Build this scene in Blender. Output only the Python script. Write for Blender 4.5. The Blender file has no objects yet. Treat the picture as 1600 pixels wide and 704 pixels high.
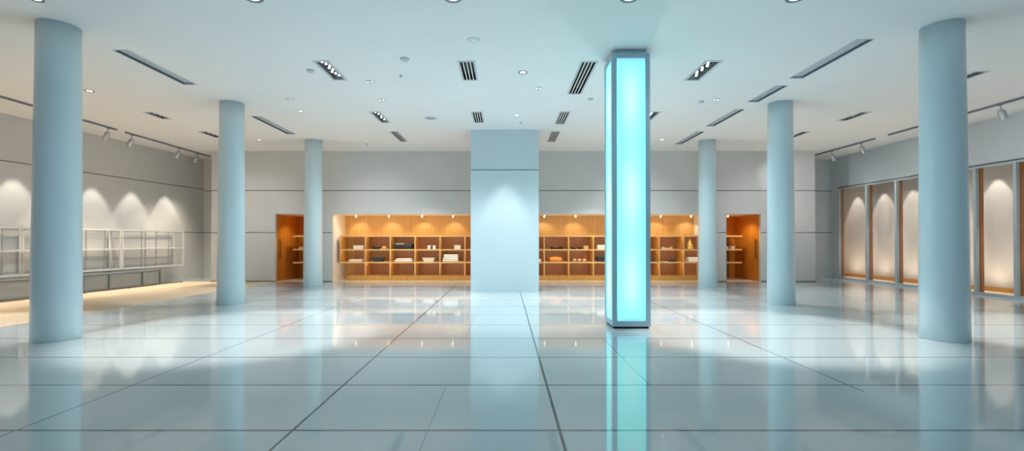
import bpy, bmesh, math, random
from mathutils import Vector, Matrix
random.seed(4)
PI = math.pi
S = bpy.context.scene
C = S.collection
# ------------------------------------------------------------------ measures (metres)
F = 720.0                  # focal length in pixels of a 1600 wide frame
EYE = 1.4                  # eye height
H = 4.48                   # ceiling height
def AX(x, Y): return (x - 790.0) * Y / F          # sideways position of something at depth Y
def AZ(y, Y): return EYE + (376.0 - y) * Y / F    # height of something at depth Y
YB = 15.81                 # face of the back wall block
YC = 17.4                  # recessed corners
XR = 12.33                 # right wall
def XL(Y): return -11.41 - 0.1187 * (YC - Y)      # left wall runs slightly outwards towards the camera

# ------------------------------------------------------------------ materials
MATS = {}
def mat(name, col, rough=0.5, metal=0.0, spec=0.5, noise=0.0, nscale=6.0, bump=0.0, bscale=200.0, emit=None, estr=0.0, coat=0.0):
    if name in MATS: return MATS[name]
    m = bpy.data.materials.new(name); m.use_nodes = True
    nt = m.node_tree; b = nt.nodes['Principled BSDF']
    b.inputs['Base Color'].default_value = (*col, 1)
    b.inputs['Roughness'].default_value = rough
    b.inputs['Metallic'].default_value = metal
    b.inputs['Specular IOR Level'].default_value = spec
    b.inputs['Coat Weight'].default_value = coat
    b.inputs['Coat Roughness'].default_value = 0.05
    if emit:
        b.inputs['Emission Color'].default_value = (*emit, 1)
        b.inputs['Emission Strength'].default_value = estr
    tc = nt.nodes.new('ShaderNodeTexCoord')
    if noise:
        n = nt.nodes.new('ShaderNodeTexNoise'); n.inputs['Scale'].default_value = nscale
        n.inputs['Detail'].default_value = 4
        nt.links.new(tc.outputs['Object'], n.inputs['Vector'])
        r = nt.nodes.new('ShaderNodeValToRGB')
        r.color_ramp.elements[0].position = 0.3; r.color_ramp.elements[1].position = 0.7
        r.color_ramp.elements[0].color = (*[c * (1 - noise) for c in col], 1)
        r.color_ramp.elements[1].color = (*[min(1, c * (1 + noise)) for c in col], 1)
        nt.links.new(n.outputs['Fac'], r.inputs['Fac'])
        nt.links.new(r.outputs['Color'], b.inputs['Base Color'])
    if bump:
        n = nt.nodes.new('ShaderNodeTexNoise'); n.inputs['Scale'].default_value = bscale
        nt.links.new(tc.outputs['Object'], n.inputs['Vector'])
        bp = nt.nodes.new('ShaderNodeBump'); bp.inputs['Strength'].default_value = bump
        bp.inputs['Distance'].default_value = 0.004
        nt.links.new(n.outputs['Fac'], bp.inputs['Height'])
        nt.links.new(bp.outputs['Normal'], b.inputs['Normal'])
    MATS[name] = m
    return m

def wood(name, c0, c1, rough=0.4, sx=14.0, sz=0.5):
    m = bpy.data.materials.new(name); m.use_nodes = True
    nt = m.node_tree; b = nt.nodes['Principled BSDF']
    b.inputs['Roughness'].default_value = rough
    tc = nt.nodes.new('ShaderNodeTexCoord'); mp = nt.nodes.new('ShaderNodeMapping')
    mp.inputs['Scale'].default_value = (sx, sx, sz)
    n = nt.nodes.new('ShaderNodeTexNoise'); n.inputs['Scale'].default_value = 1.6; n.inputs['Detail'].default_value = 6
    r = nt.nodes.new('ShaderNodeValToRGB')
    r.color_ramp.elements[0].position = 0.3; r.color_ramp.elements[1].position = 0.7
    r.color_ramp.elements[0].color = (*c0, 1); r.color_ramp.elements[1].color = (*c1, 1)
    nt.links.new(tc.outputs['Object'], mp.inputs['Vector']); nt.links.new(mp.outputs['Vector'], n.inputs['Vector'])
    nt.links.new(n.outputs['Fac'], r.inputs['Fac']); nt.links.new(r.outputs['Color'], b.inputs['Base Color'])
    MATS[name] = m
    return m

def glass(name, tint=(1, 1, 1), refl=0.08):
    m = bpy.data.materials.new(name); m.use_nodes = True
    nt = m.node_tree; nt.nodes.remove(nt.nodes['Principled BSDF'])
    t = nt.nodes.new('ShaderNodeBsdfTransparent'); t.inputs['Color'].default_value = (*tint, 1)
    g = nt.nodes.new('ShaderNodeBsdfGlossy'); g.inputs['Roughness'].default_value = 0.02
    fr = nt.nodes.new('ShaderNodeLayerWeight'); fr.inputs['Blend'].default_value = 0.25
    ml = nt.nodes.new('ShaderNodeMath'); ml.operation = 'MULTIPLY'; ml.inputs[1].default_value = refl * 4
    mx = nt.nodes.new('ShaderNodeMixShader')
    nt.links.new(fr.outputs['Fresnel'], ml.inputs[0]); nt.links.new(ml.outputs[0], mx.inputs['Fac'])
    nt.links.new(t.outputs[0], mx.inputs[1]); nt.links.new(g.outputs[0], mx.inputs[2])
    nt.links.new(mx.outputs[0], nt.nodes['Material Output'].inputs['Surface'])
    MATS[name] = m
    return m

M_WALL = mat('wall_paint', (0.60, 0.60, 0.595), 0.55, noise=0.015, nscale=2, bump=0.05)
M_LWALL = mat('wall_paint_warm', (0.565, 0.57, 0.575), 0.55, noise=0.015, nscale=2, bump=0.05)
M_RWALL = mat('wall_paint_cool', (0.56, 0.61, 0.64), 0.5, noise=0.015, nscale=2, bump=0.05)
M_GROOVE = mat('groove', (0.13, 0.13, 0.14), 0.7)
M_CEIL = mat('ceiling_paint', (0.74, 0.76, 0.77), 0.75, noise=0.01, nscale=1.5, bump=0.04)
M_COL = mat('column_lacquer', (0.575, 0.69, 0.735), 0.3, noise=0.02, nscale=1.2, coat=0.25)
M_PIL = mat('pillar_paint', (0.545, 0.625, 0.655), 0.45, noise=0.01, nscale=1.5)
M_CARPET = mat('beige_carpet', (0.60, 0.47, 0.33), 0.85, noise=0.08, nscale=30, bump=0.3, bscale=400)
M_CREAM = mat('cream_plaster', (0.86, 0.82, 0.75), 0.6, noise=0.015)
M_NFLOOR = mat('niche_floor', (0.72, 0.58, 0.40), 0.35, noise=0.03)
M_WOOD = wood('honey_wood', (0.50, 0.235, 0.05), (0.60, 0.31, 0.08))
M_WOODP = wood('wood_panel', (0.56, 0.32, 0.095), (0.69, 0.42, 0.15), sx=18)
M_WOODD = wood('door_wood', (0.56, 0.19, 0.02), (0.68, 0.26, 0.03), 0.35, sx=10)
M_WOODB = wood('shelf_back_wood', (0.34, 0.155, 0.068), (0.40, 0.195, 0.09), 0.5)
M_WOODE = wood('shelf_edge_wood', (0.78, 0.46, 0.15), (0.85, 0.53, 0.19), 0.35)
M_POST = wood('post_wood', (0.25, 0.08, 0.02), (0.36, 0.13, 0.035), 0.4)
M_SKIRT = wood('skirting_wood', (0.50, 0.22, 0.05), (0.58, 0.28, 0.07), 0.4)
M_WHITE = mat('white_metal', (0.78, 0.78, 0.76), 0.35, noise=0.01)
M_STEEL = mat('brushed_steel', (0.52, 0.54, 0.56), 0.35, metal=0.6, noise=0.03, nscale=20)
M_DARKM = mat('slate_metal', (0.17, 0.20, 0.24), 0.4, metal=0.3, noise=0.03)
M_BLUEM = mat('slot_metal', (0.38, 0.44, 0.49), 0.5, noise=0.03)
M_SLOTD = mat('slot_dark', (0.07, 0.09, 0.12), 0.6, noise=0.03)
M_BLACK = mat('black_void', (0.012, 0.012, 0.014), 0.7)
M_TRIMG = mat('fixture_trim', (0.47, 0.50, 0.53), 0.4, noise=0.02)
M_FRAMEW = mat('window_frame_metal', (0.40, 0.46, 0.50), 0.4, noise=0.02)
M_FRAMEL = mat('light_column_frame', (0.36, 0.48, 0.56), 0.35, metal=0.2, noise=0.02)
M_LAMP = mat('lamp_glow', (1, 1, 1), 0.5, emit=(1.0, 0.97, 0.92), estr=2.5)
M_LAMPW = mat('lamp_glow_warm', (1, 1, 1), 0.5, emit=(1.0, 0.85, 0.6), estr=2.5)
M_DULL = mat('pale_plastic', (0.55, 0.62, 0.65), 0.45, noise=0.02)
M_DISC = mat('grey_mesh_cover', (0.30, 0.36, 0.42), 0.6, noise=0.05, nscale=60)
M_GLASS = glass('clear_glass', (0.97, 0.985, 0.99), 0.05)
M_GLASSG = glass('grey_glass', (0.80, 0.86, 0.90), 0.08)
def frosted():
    m = bpy.data.materials.new('frosted_glass'); m.use_nodes = True
    nt = m.node_tree; b = nt.nodes['Principled BSDF']; b.inputs['Base Color'].default_value = (0.50, 0.53, 0.55, 1); b.inputs['Roughness'].default_value = 0.25
    t = nt.nodes.new('ShaderNodeBsdfTransparent'); t.inputs['Color'].default_value = (0.85, 0.9, 0.93, 1)
    mx = nt.nodes.new('ShaderNodeMixShader'); mx.inputs['Fac'].default_value = 0.5
    nt.links.new(b.outputs[0], mx.inputs[1]); nt.links.new(t.outputs[0], mx.inputs[2])
    nt.links.new(mx.outputs[0], nt.nodes['Material Output'].inputs['Surface'])
    return m
M_FROST = frosted()
M_BEIGEW = mat('display_wall_paint', (0.66, 0.59, 0.53), 0.7, noise=0.015)
M_IVORY = mat('ivory_card', (0.80, 0.77, 0.70), 0.6, noise=0.03)
M_LINEN = mat('white_linen', (0.85, 0.84, 0.80), 0.8, noise=0.03, bump=0.2)
M_INK = mat('black_leather', (0.018, 0.017, 0.018), 0.45, noise=0.1)
M_CHAR = mat('charcoal_cloth', (0.05, 0.045, 0.045), 0.7, noise=0.1)
M_NAVY = mat('navy_enamel', (0.02, 0.03, 0.055), 0.4, noise=0.1)
M_TAN = mat('tan_leather', (0.62, 0.38, 0.16), 0.5, noise=0.08)
M_ORANGE = mat('orange_leather', (0.66, 0.25, 0.03), 0.45, noise=0.08)
M_GOLD = mat('gold', (0.72, 0.48, 0.12), 0.35, metal=0.5, noise=0.05)
M_BRASS = mat('bronze_handle', (0.22, 0.09, 0.03), 0.35, metal=0.5, noise=0.05)

def floor_material():
    m = bpy.data.materials.new('polished_tile'); m.use_nodes = True
    nt = m.node_tree; b = nt.nodes['Principled BSDF']; L = nt.links.new
    tc = nt.nodes.new('ShaderNodeTexCoord'); sp = nt.nodes.new('ShaderNodeSeparateXYZ')
    L(tc.outputs['Object'], sp.inputs[0])
    def M(op, a, b_=None):
        n = nt.nodes.new('ShaderNodeMath'); n.operation = op
        for i, v in enumerate((a, b_)):
            if v is None: continue
            if isinstance(v, (int, float)): n.inputs[i].default_value = v
            else: L(v, n.inputs[i])
        return n.outputs[0]
    def line(coord, pos, w, amt, lo=None, hi=None, other=None):
        v = M('MULTIPLY', M('LESS_THAN', M('ABSOLUTE', M('SUBTRACT', coord, pos)), w), amt)
        if lo is not None: v = M('MULTIPLY', v, M('GREATER_THAN', other, lo))
        if hi is not None: v = M('MULTIPLY', v, M('LESS_THAN', other, hi))
        return v
    X, Y = sp.outputs['X'], sp.outputs['Y']
    acc = None
    P = 1.07; O = 3.42
    u = M('MODULO', M('ADD', M('SUBTRACT', Y, O), P * 20.5), P)
    cross = M('MULTIPLY', M('LESS_THAN', M('ABSOLUTE', M('SUBTRACT', u, P / 2)), 0.013), 0.9)
    acc = cross
    for pos, w, amt, lo, hi in ((-1.575, 0.011, 0.95, None, None), (0.40, 0.012, 0.95, None, None), (-3.62, 0.008, 0.75, None, None),
                        (3.33, 0.009, 0.8, 4.3, None), (-0.575, 0.004, 0.45, None, 4.49), (1.40, 0.005, 0.75, 4.49, 6.63), (3.33, 0.004, 0.2, None, 4.3),
                        (-5.78, 0.006, 0.4, None, None), (1.40, 0.004, 0.3, 6.63, None), (5.35, 0.006, 0.3, 5.5, None), (7.35, 0.006, 0.3, None, None),
                        (9.4, 0.006, 0.4, None, None), (-0.575, 0.004, 0.3, 6.6, None), (2.38, 0.004, 0.3, 6.0, None)):
        acc = M('MAXIMUM', acc, line(X, pos, w, amt, lo, hi, Y))
    n = nt.nodes.new('ShaderNodeTexNoise'); n.inputs['Scale'].default_value = 0.8; n.inputs['Detail'].default_value = 3
    L(tc.outputs['Object'], n.inputs['Vector'])
    r = nt.nodes.new('ShaderNodeValToRGB')
    r.color_ramp.elements[0].color = (0.45, 0.51, 0.53, 1); r.color_ramp.elements[1].color = (0.48, 0.54, 0.555, 1)
    L(n.outputs['Fac'], r.inputs['Fac'])
    mx = nt.nodes.new('ShaderNodeMix'); mx.data_type = 'RGBA'
    L(acc, mx.inputs['Factor']); L(r.outputs['Color'], mx.inputs[6]); mx.inputs[7].default_value = (0.045, 0.075, 0.09, 1)
    L(mx.outputs[2], b.inputs['Base Color'])
    b.inputs['Roughness'].default_value = 0.045
    b.inputs['IOR'].default_value = 1.6
    b.inputs['Specular IOR Level'].default_value = 0.7
    return m
M_FLOOR = floor_material()

def panel_material():
    # back-lit acrylic: paler where the lamps behind it sit, bluer towards its ends
    m = bpy.data.materials.new('backlit_acrylic'); m.use_nodes = True
    nt = m.node_tree; b = nt.nodes['Principled BSDF']; L = nt.links.new
    b.inputs['Base Color'].default_value = (0.02, 0.06, 0.07, 1); b.inputs['Roughness'].default_value = 0.25
    tc = nt.nodes.new('ShaderNodeTexCoord'); sp = nt.nodes.new('ShaderNodeSeparateXYZ'); L(tc.outputs['Object'], sp.inputs[0])
    def M(op, a, b_=None):
        n = nt.nodes.new('ShaderNodeMath'); n.operation = op
        for i, v in enumerate((a, b_)):
            if v is None: continue
            if isinstance(v, (int, float)): n.inputs[i].default_value = v
            else: L(v, n.inputs[i])
        return n.outputs[0]
    r2 = M('MINIMUM', M('MULTIPLY', sp.outputs['X'], sp.outputs['X']), M('MULTIPLY', sp.outputs['Y'], sp.outputs['Y']))
    cen = M('POWER', 2.718, M('MULTIPLY', r2, -55.0))
    acc = None
    for z in (0.72, 2.15, 3.72):
        d = M('SUBTRACT', sp.outputs['Z'], z); g = M('POWER', 2.718, M('MULTIPLY', M('MULTIPLY', d, d), -3.2))
        acc = g if acc is None else M('ADD', acc, g)
    f = M('MULTIPLY', acc, cen)
    zc = M('SUBTRACT', sp.outputs['Z'], 2.22); e = M('POWER', M('DIVIDE', M('ABSOLUTE', zc), 2.11), 8.0)
    r = nt.nodes.new('ShaderNodeValToRGB')
    r.color_ramp.elements[0].color = (0.285, 1.7, 1.65, 1); r.color_ramp.elements[1].color = (0.66, 1.7, 1.6, 1)
    L(f, r.inputs['Fac'])
    mx = nt.nodes.new('ShaderNodeMix'); mx.data_type = 'RGBA'
    L(e, mx.inputs['Factor']); L(r.outputs['Color'], mx.inputs[6]); mx.inputs[7].default_value = (0.28, 0.72, 0.95, 1)
    L(mx.outputs[2], b.inputs['Emission Color'])
    b.inputs['Emission Strength'].default_value = 1.0
    return m
M_PANEL = panel_material()

# ------------------------------------------------------------------ mesh helpers
class MB:
    """collects shapes and links them as ONE mesh object"""
    def __init__(s): s.bm = bmesh.new(); s.mats = []
    def mi(s, m):
        if m is None: m = s.mats[0] if s.mats else None
        if m not in s.mats: s.mats.append(m)
        return s.mats.index(m)
    def quad(s, pts, m=None):
        f = s.bm.faces.new([s.bm.verts.new(p) for p in pts]); f.material_index = s.mi(m); return f
    def box(s, x0, x1, y0, y1, z0, z1, m=None, bev=0.0):
        i = s.mi(m)
        v = [s.bm.verts.new((x, y, z)) for x in (x0, x1) for y in (y0, y1) for z in (z0, z1)]
        fs = [s.bm.faces.new([v[k] for k in q]) for q in ((0,1,3,2),(4,6,7,5),(0,4,5,1),(2,3,7,6),(0,2,6,4),(1,5,7,3))]
        for f in fs: f.material_index = i
        if bev:
            es = list({e for f in fs for e in f.edges})
            r = bmesh.ops.bevel(s.bm, geom=es, offset=bev, segments=2, affect='EDGES', profile=0.5)
            for f in r['faces']: f.material_index = i
        return s
    def hexa(s, b4, t4, m=None):
        i = s.mi(m)
        b = [s.bm.verts.new(p) for p in b4]; t = [s.bm.verts.new(p) for p in t4]
        fs = [s.bm.faces.new(b[::-1]), s.bm.faces.new(t)]
        for k in range(4): fs.append(s.bm.faces.new((b[k], b[(k+1) % 4], t[(k+1) % 4], t[k])))
        for f in fs: f.material_index = i
        return s
    def prism(s, poly, z0, z1, m=None):
        i = s.mi(m)
        b = [s.bm.verts.new((x, y, z0)) for x, y in poly]; t = [s.bm.verts.new((x, y, z1)) for x, y in poly]
        fs = [s.bm.faces.new(b[::-1]), s.bm.faces.new(t)]
        n = len(poly)
        for k in range(n): fs.append(s.bm.faces.new((b[k], b[(k+1) % n], t[(k+1) % n], t[k])))
        for f in fs: f.material_index = i
        return s
    def lathe(s, prof, cx=0, cy=0, seg=24, m=None, smooth=True, sx=1.0, sy=1.0):
        i = s.mi(m); rings = []
        for r, z in prof:
            if r < 1e-6: rings.append([s.bm.verts.new((cx, cy, z))])
            else: rings.append([s.bm.verts.new((cx + sx * r * math.cos(2*PI*k/seg), cy + sy * r * math.sin(2*PI*k/seg), z)) for k in range(seg)])
        for a, b in zip(rings, rings[1:]):
            for k in range(seg):
                k2 = (k + 1) % seg
                if len(a) == 1 and len(b) == 1: continue
                if len(a) == 1: q = (a[0], b[k2], b[k])
                elif len(b) == 1: q = (a[k], a[k2], b[0])
                else: q = (a[k], a[k2], b[k2], b[k])
                f = s.bm.faces.new(q); f.material_index = i; f.smooth = smooth
        for ring, rev in ((rings[0], True), (rings[-1], False)):
            if len(ring) > 1:
                f = s.bm.faces.new(ring[::-1] if rev else ring); f.material_index = i
        return s
    def tube(s, pts, r, seg=8, m=None):
        i = s.mi(m); pts = [Vector(p) for p in pts]; rings = []
        for k, p in enumerate(pts):
            d = (pts[min(k+1, len(pts)-1)] - pts[max(k-1, 0)]).normalized()
            a = d.cross(Vector((0, 0, 1)))
            if a.length < 1e-4: a = d.cross(Vector((0, 1, 0)))
            a.normalize(); b = d.cross(a)
            rr = r[k] if isinstance(r, (list, tuple)) else r
            rings.append([s.bm.verts.new(p + rr * (math.cos(2*PI*j/seg) * a + math.sin(2*PI*j/seg) * b)) for j in range(seg)])
        for a, b in zip(rings, rings[1:]):
            for j in range(seg):
                f = s.bm.faces.new((a[j], a[(j+1) % seg], b[(j+1) % seg], b[j])); f.material_index = i; f.smooth = True
        s.bm.faces.new(rings[0][::-1]).material_index = i; s.bm.faces.new(rings[-1]).material_index = i
        return s
    def loft(s, secs, m=None, cap=True):
        """secs: closed rings of equal count"""
        i = s.mi(m); rings = [[s.bm.verts.new(p) for p in sec] for sec in secs]
        n = len(rings[0])
        for a, b in zip(rings, rings[1:]):
            for j in range(n):
                f = s.bm.faces.new((a[j], a[(j+1) % n], b[(j+1) % n], b[j])); f.material_index = i; f.smooth = True
        if cap:
            s.bm.faces.new(rings[0][::-1]).material_index = i; s.bm.faces.new(rings[-1]).material_index = i
        return s
    def mesh(s, name):
        bmesh.ops.recalc_face_normals(s.bm, faces=s.bm.faces[:])
        me = bpy.data.meshes.new(name); s.bm.to_mesh(me); s.bm.free()
        for m in s.mats: me.materials.append(m)
        return me
    def build(s, name, m=None, parent=None):
        if m is not None and (not s.mats or s.mats == [None]): s.mats = [m]
        return link(name, s.mesh(name), parent)

def link(name, me, parent=None):
    o = bpy.data.objects.new(name, me); C.objects.link(o)
    if parent: o.parent = parent
    return o
def tag(o, label, cat, group=None, kind=None):
    o['label'] = label; o['category'] = cat
    if group: o['group'] = group
    if kind: o['kind'] = kind
    return o
def thing(name, label, cat, loc=(0, 0, 0), rotz=0.0, group=None, kind=None):
    o = bpy.data.objects.new(name, None); C.objects.link(o); o.empty_display_size = 0.1
    o.location = loc; o.rotation_euler = (0, 0, rotz)
    return tag(o, label, cat, group, kind)
def dup(root, loc, rotz, label, group=None):
    r = root.copy(); C.objects.link(r); r.location = loc; r.rotation_euler = (0, 0, rotz); r['label'] = label
    if group: r['group'] = group
    for ch in list(root.children):
        c = ch.copy(); C.objects.link(c); c.parent = r
        for g in ch.children:
            d = g.copy(); C.objects.link(d); d.parent = c
    return r
def struct(o): o['kind'] = 'structure'; return o

# ------------------------------------------------------------------ the setting
fl = MB(); fl.quad([(-16, -5, 0), (14.5, -5, 0), (14.5, 19.5, 0), (-16, 19.5, 0)], M_FLOOR)
struct(fl.build('floor'))

# holes in the ceiling for everything recessed: x0, x1, y0, y1
SLOTS = [(-6.34, -6.10, 7.42, 9.05), (-6.30, -6.06, 11.37, 13.28),
         (5.38, 5.63, 7.02, 8.70), (5.37, 5.60, 9.13, 10.19), (5.38, 5.60, 10.77, 12.35), (5.39, 5.61, 12.97, 14.67)]
TROF = [(-3.30, -3.04, 7.88, 8.79, 8), (-3.25, -3.01, 10.99, 11.97, 5), (-3.27, -3.04, 12.97, 14.25, 0),
        (3.43, 3.71, 7.88, 8.81, 8), (3.45, 3.71, 10.99, 11.85, 4),
        (-8.68, -8.44, 11.02, 11.61, 2), (-8.66, -8.42, 12.98, 13.70, 2),
        (8.50, 8.74, 11.00, 11.76, 4), (8.36, 8.60, 13.00, 13.80, 3), (8.54, 8.79, 8.36, 8.90, 2)]
VENTS = [(-0.81, -0.54, 7.89, 8.80), (-0.81, -0.57, 11.00, 11.98), (1.305, 1.575, 7.90, 9.63), (1.305, 1.54, 10.98, 12.12), (1.30, 1.53, 12.97, 14.30)]
HOLES = [r[:4] for r in SLOTS + TROF + VENTS]
xs = sorted({-16.0, 14.5} | {v for h in HOLES for v in h[:2]}); ys = sorted({-5.0, 19.5} | {v for h in HOLES for v in h[2:]})
ce = MB(); grid = {}
def cv(x, y):
    if (x, y) not in grid: grid[(x, y)] = ce.bm.verts.new((x, y, H))
    return grid[(x, y)]
ce.mi(M_CEIL)
for x0, x1 in zip(xs, xs[1:]):
    for y0, y1 in zip(ys, ys[1:]):
        mx, my = (x0 + x1) / 2, (y0 + y1) / 2
        if any(h[0] < mx < h[1] and h[2] < my < h[3] for h in HOLES): continue
        ce.bm.faces.new((cv(x0, y0), cv(x0, y1), cv(x1, y1), cv(x1, y0)))
struct(ce.build('ceiling'))

# left wall: slightly turned, two fine grooves
ya, yb_ = -5.0, YC
w = MB()
w.prism([(XL(ya), ya), (XL(yb_), yb_), (XL(yb_) - 0.2, yb_), (XL(ya) - 0.2, ya)], 0, H, M_LWALL)
for z in (3.34, 1.71):
    w.prism([(XL(ya) + 0.004, ya), (XL(yb_) + 0.004, yb_), (XL(yb_) - 0.01, yb_), (XL(ya) - 0.01, ya)], z - 0.012, z + 0.012, M_GROOVE)
struct(w.build('wall_left'))
# recessed corners at the back
XBL, XBR = AX(330, YB), AX(1274, YB)
for nm, x0, x1 in (('wall_back_left', XL(YC) - 0.2, XBL + 0.1), ('wall_back_right', XBR - 0.1, XR + 0.2)):
    w = MB(); w.box(x0, x1, YC, YC + 0.2, 0, H, M_WALL if x0 < 0 else M_RWALL)
    for z in (AZ(298, YC), AZ(363, YC)): w.box(x0 + 0.2, x1 - 0.2, YC - 0.004, YC + 0.01, z - 0.014, z + 0.014, M_GROOVE)
    struct(w.build(nm))
# back wall block with three openings
OT = AZ(334, YB)                                  # top of the openings
DL0, DL1 = AX(430, YB), AX(487, YB)
NI0, NI1 = AX(519, YB), AX(1108, YB)
DR0, DR1 = AX(1135, YB), AX(1189, YB)
NB = 17.1                                         # rear of the niches
TH = 0.12
w = MB()
for x0, x1 in ((XBL, DL0), (DL1, NI0), (NI1, DR0), (DR1, XBR)): w.box(x0, x1, YB, YB + TH, 0, OT, M_WALL)
w.box(XBL, XBR, YB, YB + TH, OT, H, M_WALL)
w.box(XBL, XBL + 0.12, YB + TH, YC, 0, H, M_WALL); w.box(XBR - 0.12, XBR, YB + TH, YC, 0, H, M_WALL)
zg = AZ(363, YB)
for x0, x1 in ((XBL, DL0), (DL1, NI0), (NI1, DR0), (DR1, XBR)): w.box(x0, x1, YB - 0.004, YB + 0.01, zg - 0.013, zg + 0.013, M_GROOVE)
zg = AZ(297.5, YB); w.box(XBL, XBR, YB - 0.004, YB + 0.01, zg - 0.013, zg + 0.013, M_GROOVE)
for x0, x1 in ((XBL, DL0), (DL1, NI0), (NI1, DR0), (DR1, XBR)): w.box(x0, x1, YB - 0.006, YB + 0.01, 0, 0.03, M_GROOVE)
struct(w.build('wall_back'))
# niche shells behind the openings
w = MB(); w.box(NI0 - 0.1, NI1 + 0.1, NB, NB + 0.1, 0, OT, M_WOODP); struct(w.build('wall_niche_rear'))
w = MB(); w.box(NI0 - 0.1, NI0, YB + TH, NB, 0, OT, M_CREAM); struct(w.build('wall_niche_left'))
w = MB(); w.box(NI1, NI1 + 0.1, YB + TH, NB, 0, OT, M_CREAM); struct(w.build('wall_niche_right'))
w = MB(); w.box(DL0 - 0.1, DR1 + 0.1, YB + TH, NB + 0.6, OT, OT + 0.1, M_CREAM); struct(w.build('ceiling_niche'))
w = MB(); w.box(DL0 - 0.05, DR1 + 0.05, YB + 0.02, NB + 0.55, 0, 0.004, M_NFLOOR); struct(w.build('floor_niche'))
for nm, x0, x1, xs_ in (('left', DL0, DL1, DL1), ('right', DR0, DR1, DR0)):
    w = MB(); w.box(x0 - 0.1, x1 + 0.1, 17.6, 17.7, 0, OT, M_WOODD); struct(w.build('wall_bay_%s_rear' % nm))
    w = MB(); w.box(xs_ - (0 if nm == 'left' else 0.1), xs_ + (0.1 if nm == 'left' else 0), YB + TH, 17.6, 0, OT, M_WOODD); struct(w.build('wall_bay_%s_side' % nm))
# the wooden doors lining the outer sides of both bays
for k, (xd, s) in enumerate(((DL0, 1), (DR1, -1))):
    d = MB(); d.box(min(xd, xd - s * 0.06), max(xd, xd - s * 0.06), YB + TH, 17.6, 0.004, OT, M_WOODD)
    dj = struct(d.build('door_%d' % (k + 1)))
    h = MB(); hx = xd + s * 0.05
    h.box(hx - 0.012, hx + 0.012, 16.05, 16.09, AZ(404, 16.07), AZ(373, 16.07), M_BRASS, 0.004)
    for z in (AZ(400, 16.07), AZ(377, 16.07)): h.box(min(xd, hx), max(xd, hx), 16.06, 16.08, z - 0.01, z + 0.01, M_BRASS)
    struct(h.build('door_handle', None, dj))
    l = MB(); l.lathe([(0.0, 0), (0.02, 0.0), (0.02, 0.012), (0.0, 0.012)], seg=12, m=M_GOLD)
    lo = struct(l.build('lock', None, dj)); lo.location = (xd, 16.20, AZ(391, 16.2)); lo.rotation_euler = (0, s * PI / 2, 0)
# right wall: solid over the glazing, lit display recess behind it
MUL = [17.04, 15.72, 14.53, 13.31, 12.08, 11.13, 10.05, 8.95, 7.85, 6.75]
WT = 3.34
w = MB()
w.box(XR, XR + 0.2, -5, YC, WT, H, M_RWALL); w.box(XR, XR + 0.2, MUL[0], YC, 0, WT, M_RWALL); w.box(XR, XR + 0.2, -5, MUL[-1], 0, WT, M_RWALL)
struct(w.build('wall_right'))
XD = XR + 0.95
w = MB(); w.box(XD, XD + 0.1, MUL[-1] - 0.5, 18.9, 0, 4.3, M_BEIGEW); struct(w.build('wall_display_rear'))
w = MB(); w.box(XR + 0.2, XD, 18.8, 18.9, 0, 4.3, M_BEIGEW); w.box(XR + 0.2, XD, MUL[-1] - 0.5, MUL[-1] - 0.4, 0, 4.3, M_BEIGEW); struct(w.build('wall_display_end'))
w = MB(); w.box(XR + 0.2, XD, MUL[-1] - 0.4, 18.8, 4.2, 4.3, M_BEIGEW); struct(w.build('ceiling_display'))
w = MB(); w.box(XR + 0.1, XD, MUL[-1] - 0.4, 18.8, 0, 0.03, M_NFLOOR); struct(w.build('floor_display'))
w = MB(); w.box(XR + 0.2, XR + 0.22, YC, 18.8, 0, 4.3, M_BEIGEW); struct(w.build('wall_display_front'))
w = MB(); w.box(XD - 0.03, XD, MUL[-1] - 0.4, 18.8, 0.03, 0.15, M_SKIRT); struct(w.build('baseboard_display'))
for k, (y1, y0) in enumerate(zip(MUL, MUL[1:])):
    root = bpy.data.objects.new('window_%d' % (k + 1), None); C.objects.link(root); struct(root); root.location = (XR, (y0 + y1) / 2, 0)
    hw = (y1 - y0) / 2
    f = MB(); a, b = -0.03, 0.06
    f.box(a, b, hw - 0.035, hw, 0.0, WT, M_FRAMEW); f.box(a, b, -hw, -hw + 0.035, 0.0, WT, M_FRAMEW)
    f.box(a, b, -hw + 0.035, hw - 0.035, WT - 0.05, WT, M_FRAMEW); f.box(a, b, -hw + 0.035, hw - 0.035, 0, 0.07, M_FRAMEW)
    struct(f.build('window_frame', None, root))
    f = MB(); f.box(0.0, 0.012, -hw + 0.035, hw - 0.035, 0.07, WT - 0.05, M_GLASS); struct(f.build('pane', None, root))
    f = MB(); f.box(b, b + 0.09, hw - 0.06, hw, 0.03, WT, M_POST); struct(f.build('wood_post', None, root))
w = MB(); w.box(XR - 0.034, XR + 0.01, MUL[-1], MUL[0], WT, WT + 0.03, M_SLOTD); struct(w.build('trim_1'))

# beige carpet strip along the left wall
cp = MB(); cp.prism([(-8.3, 3.0), (-8.12, 8.8), (-7.85, YB - 0.01), (XL(YB) + 0.005, YB - 0.01), (XL(3) + 0.005, 3.0)], 0.0, 0.004, M_CARPET)
tag(cp.build('carpet'), 'beige carpet strip under the white wall racks along the left wall', 'carpet')

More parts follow.
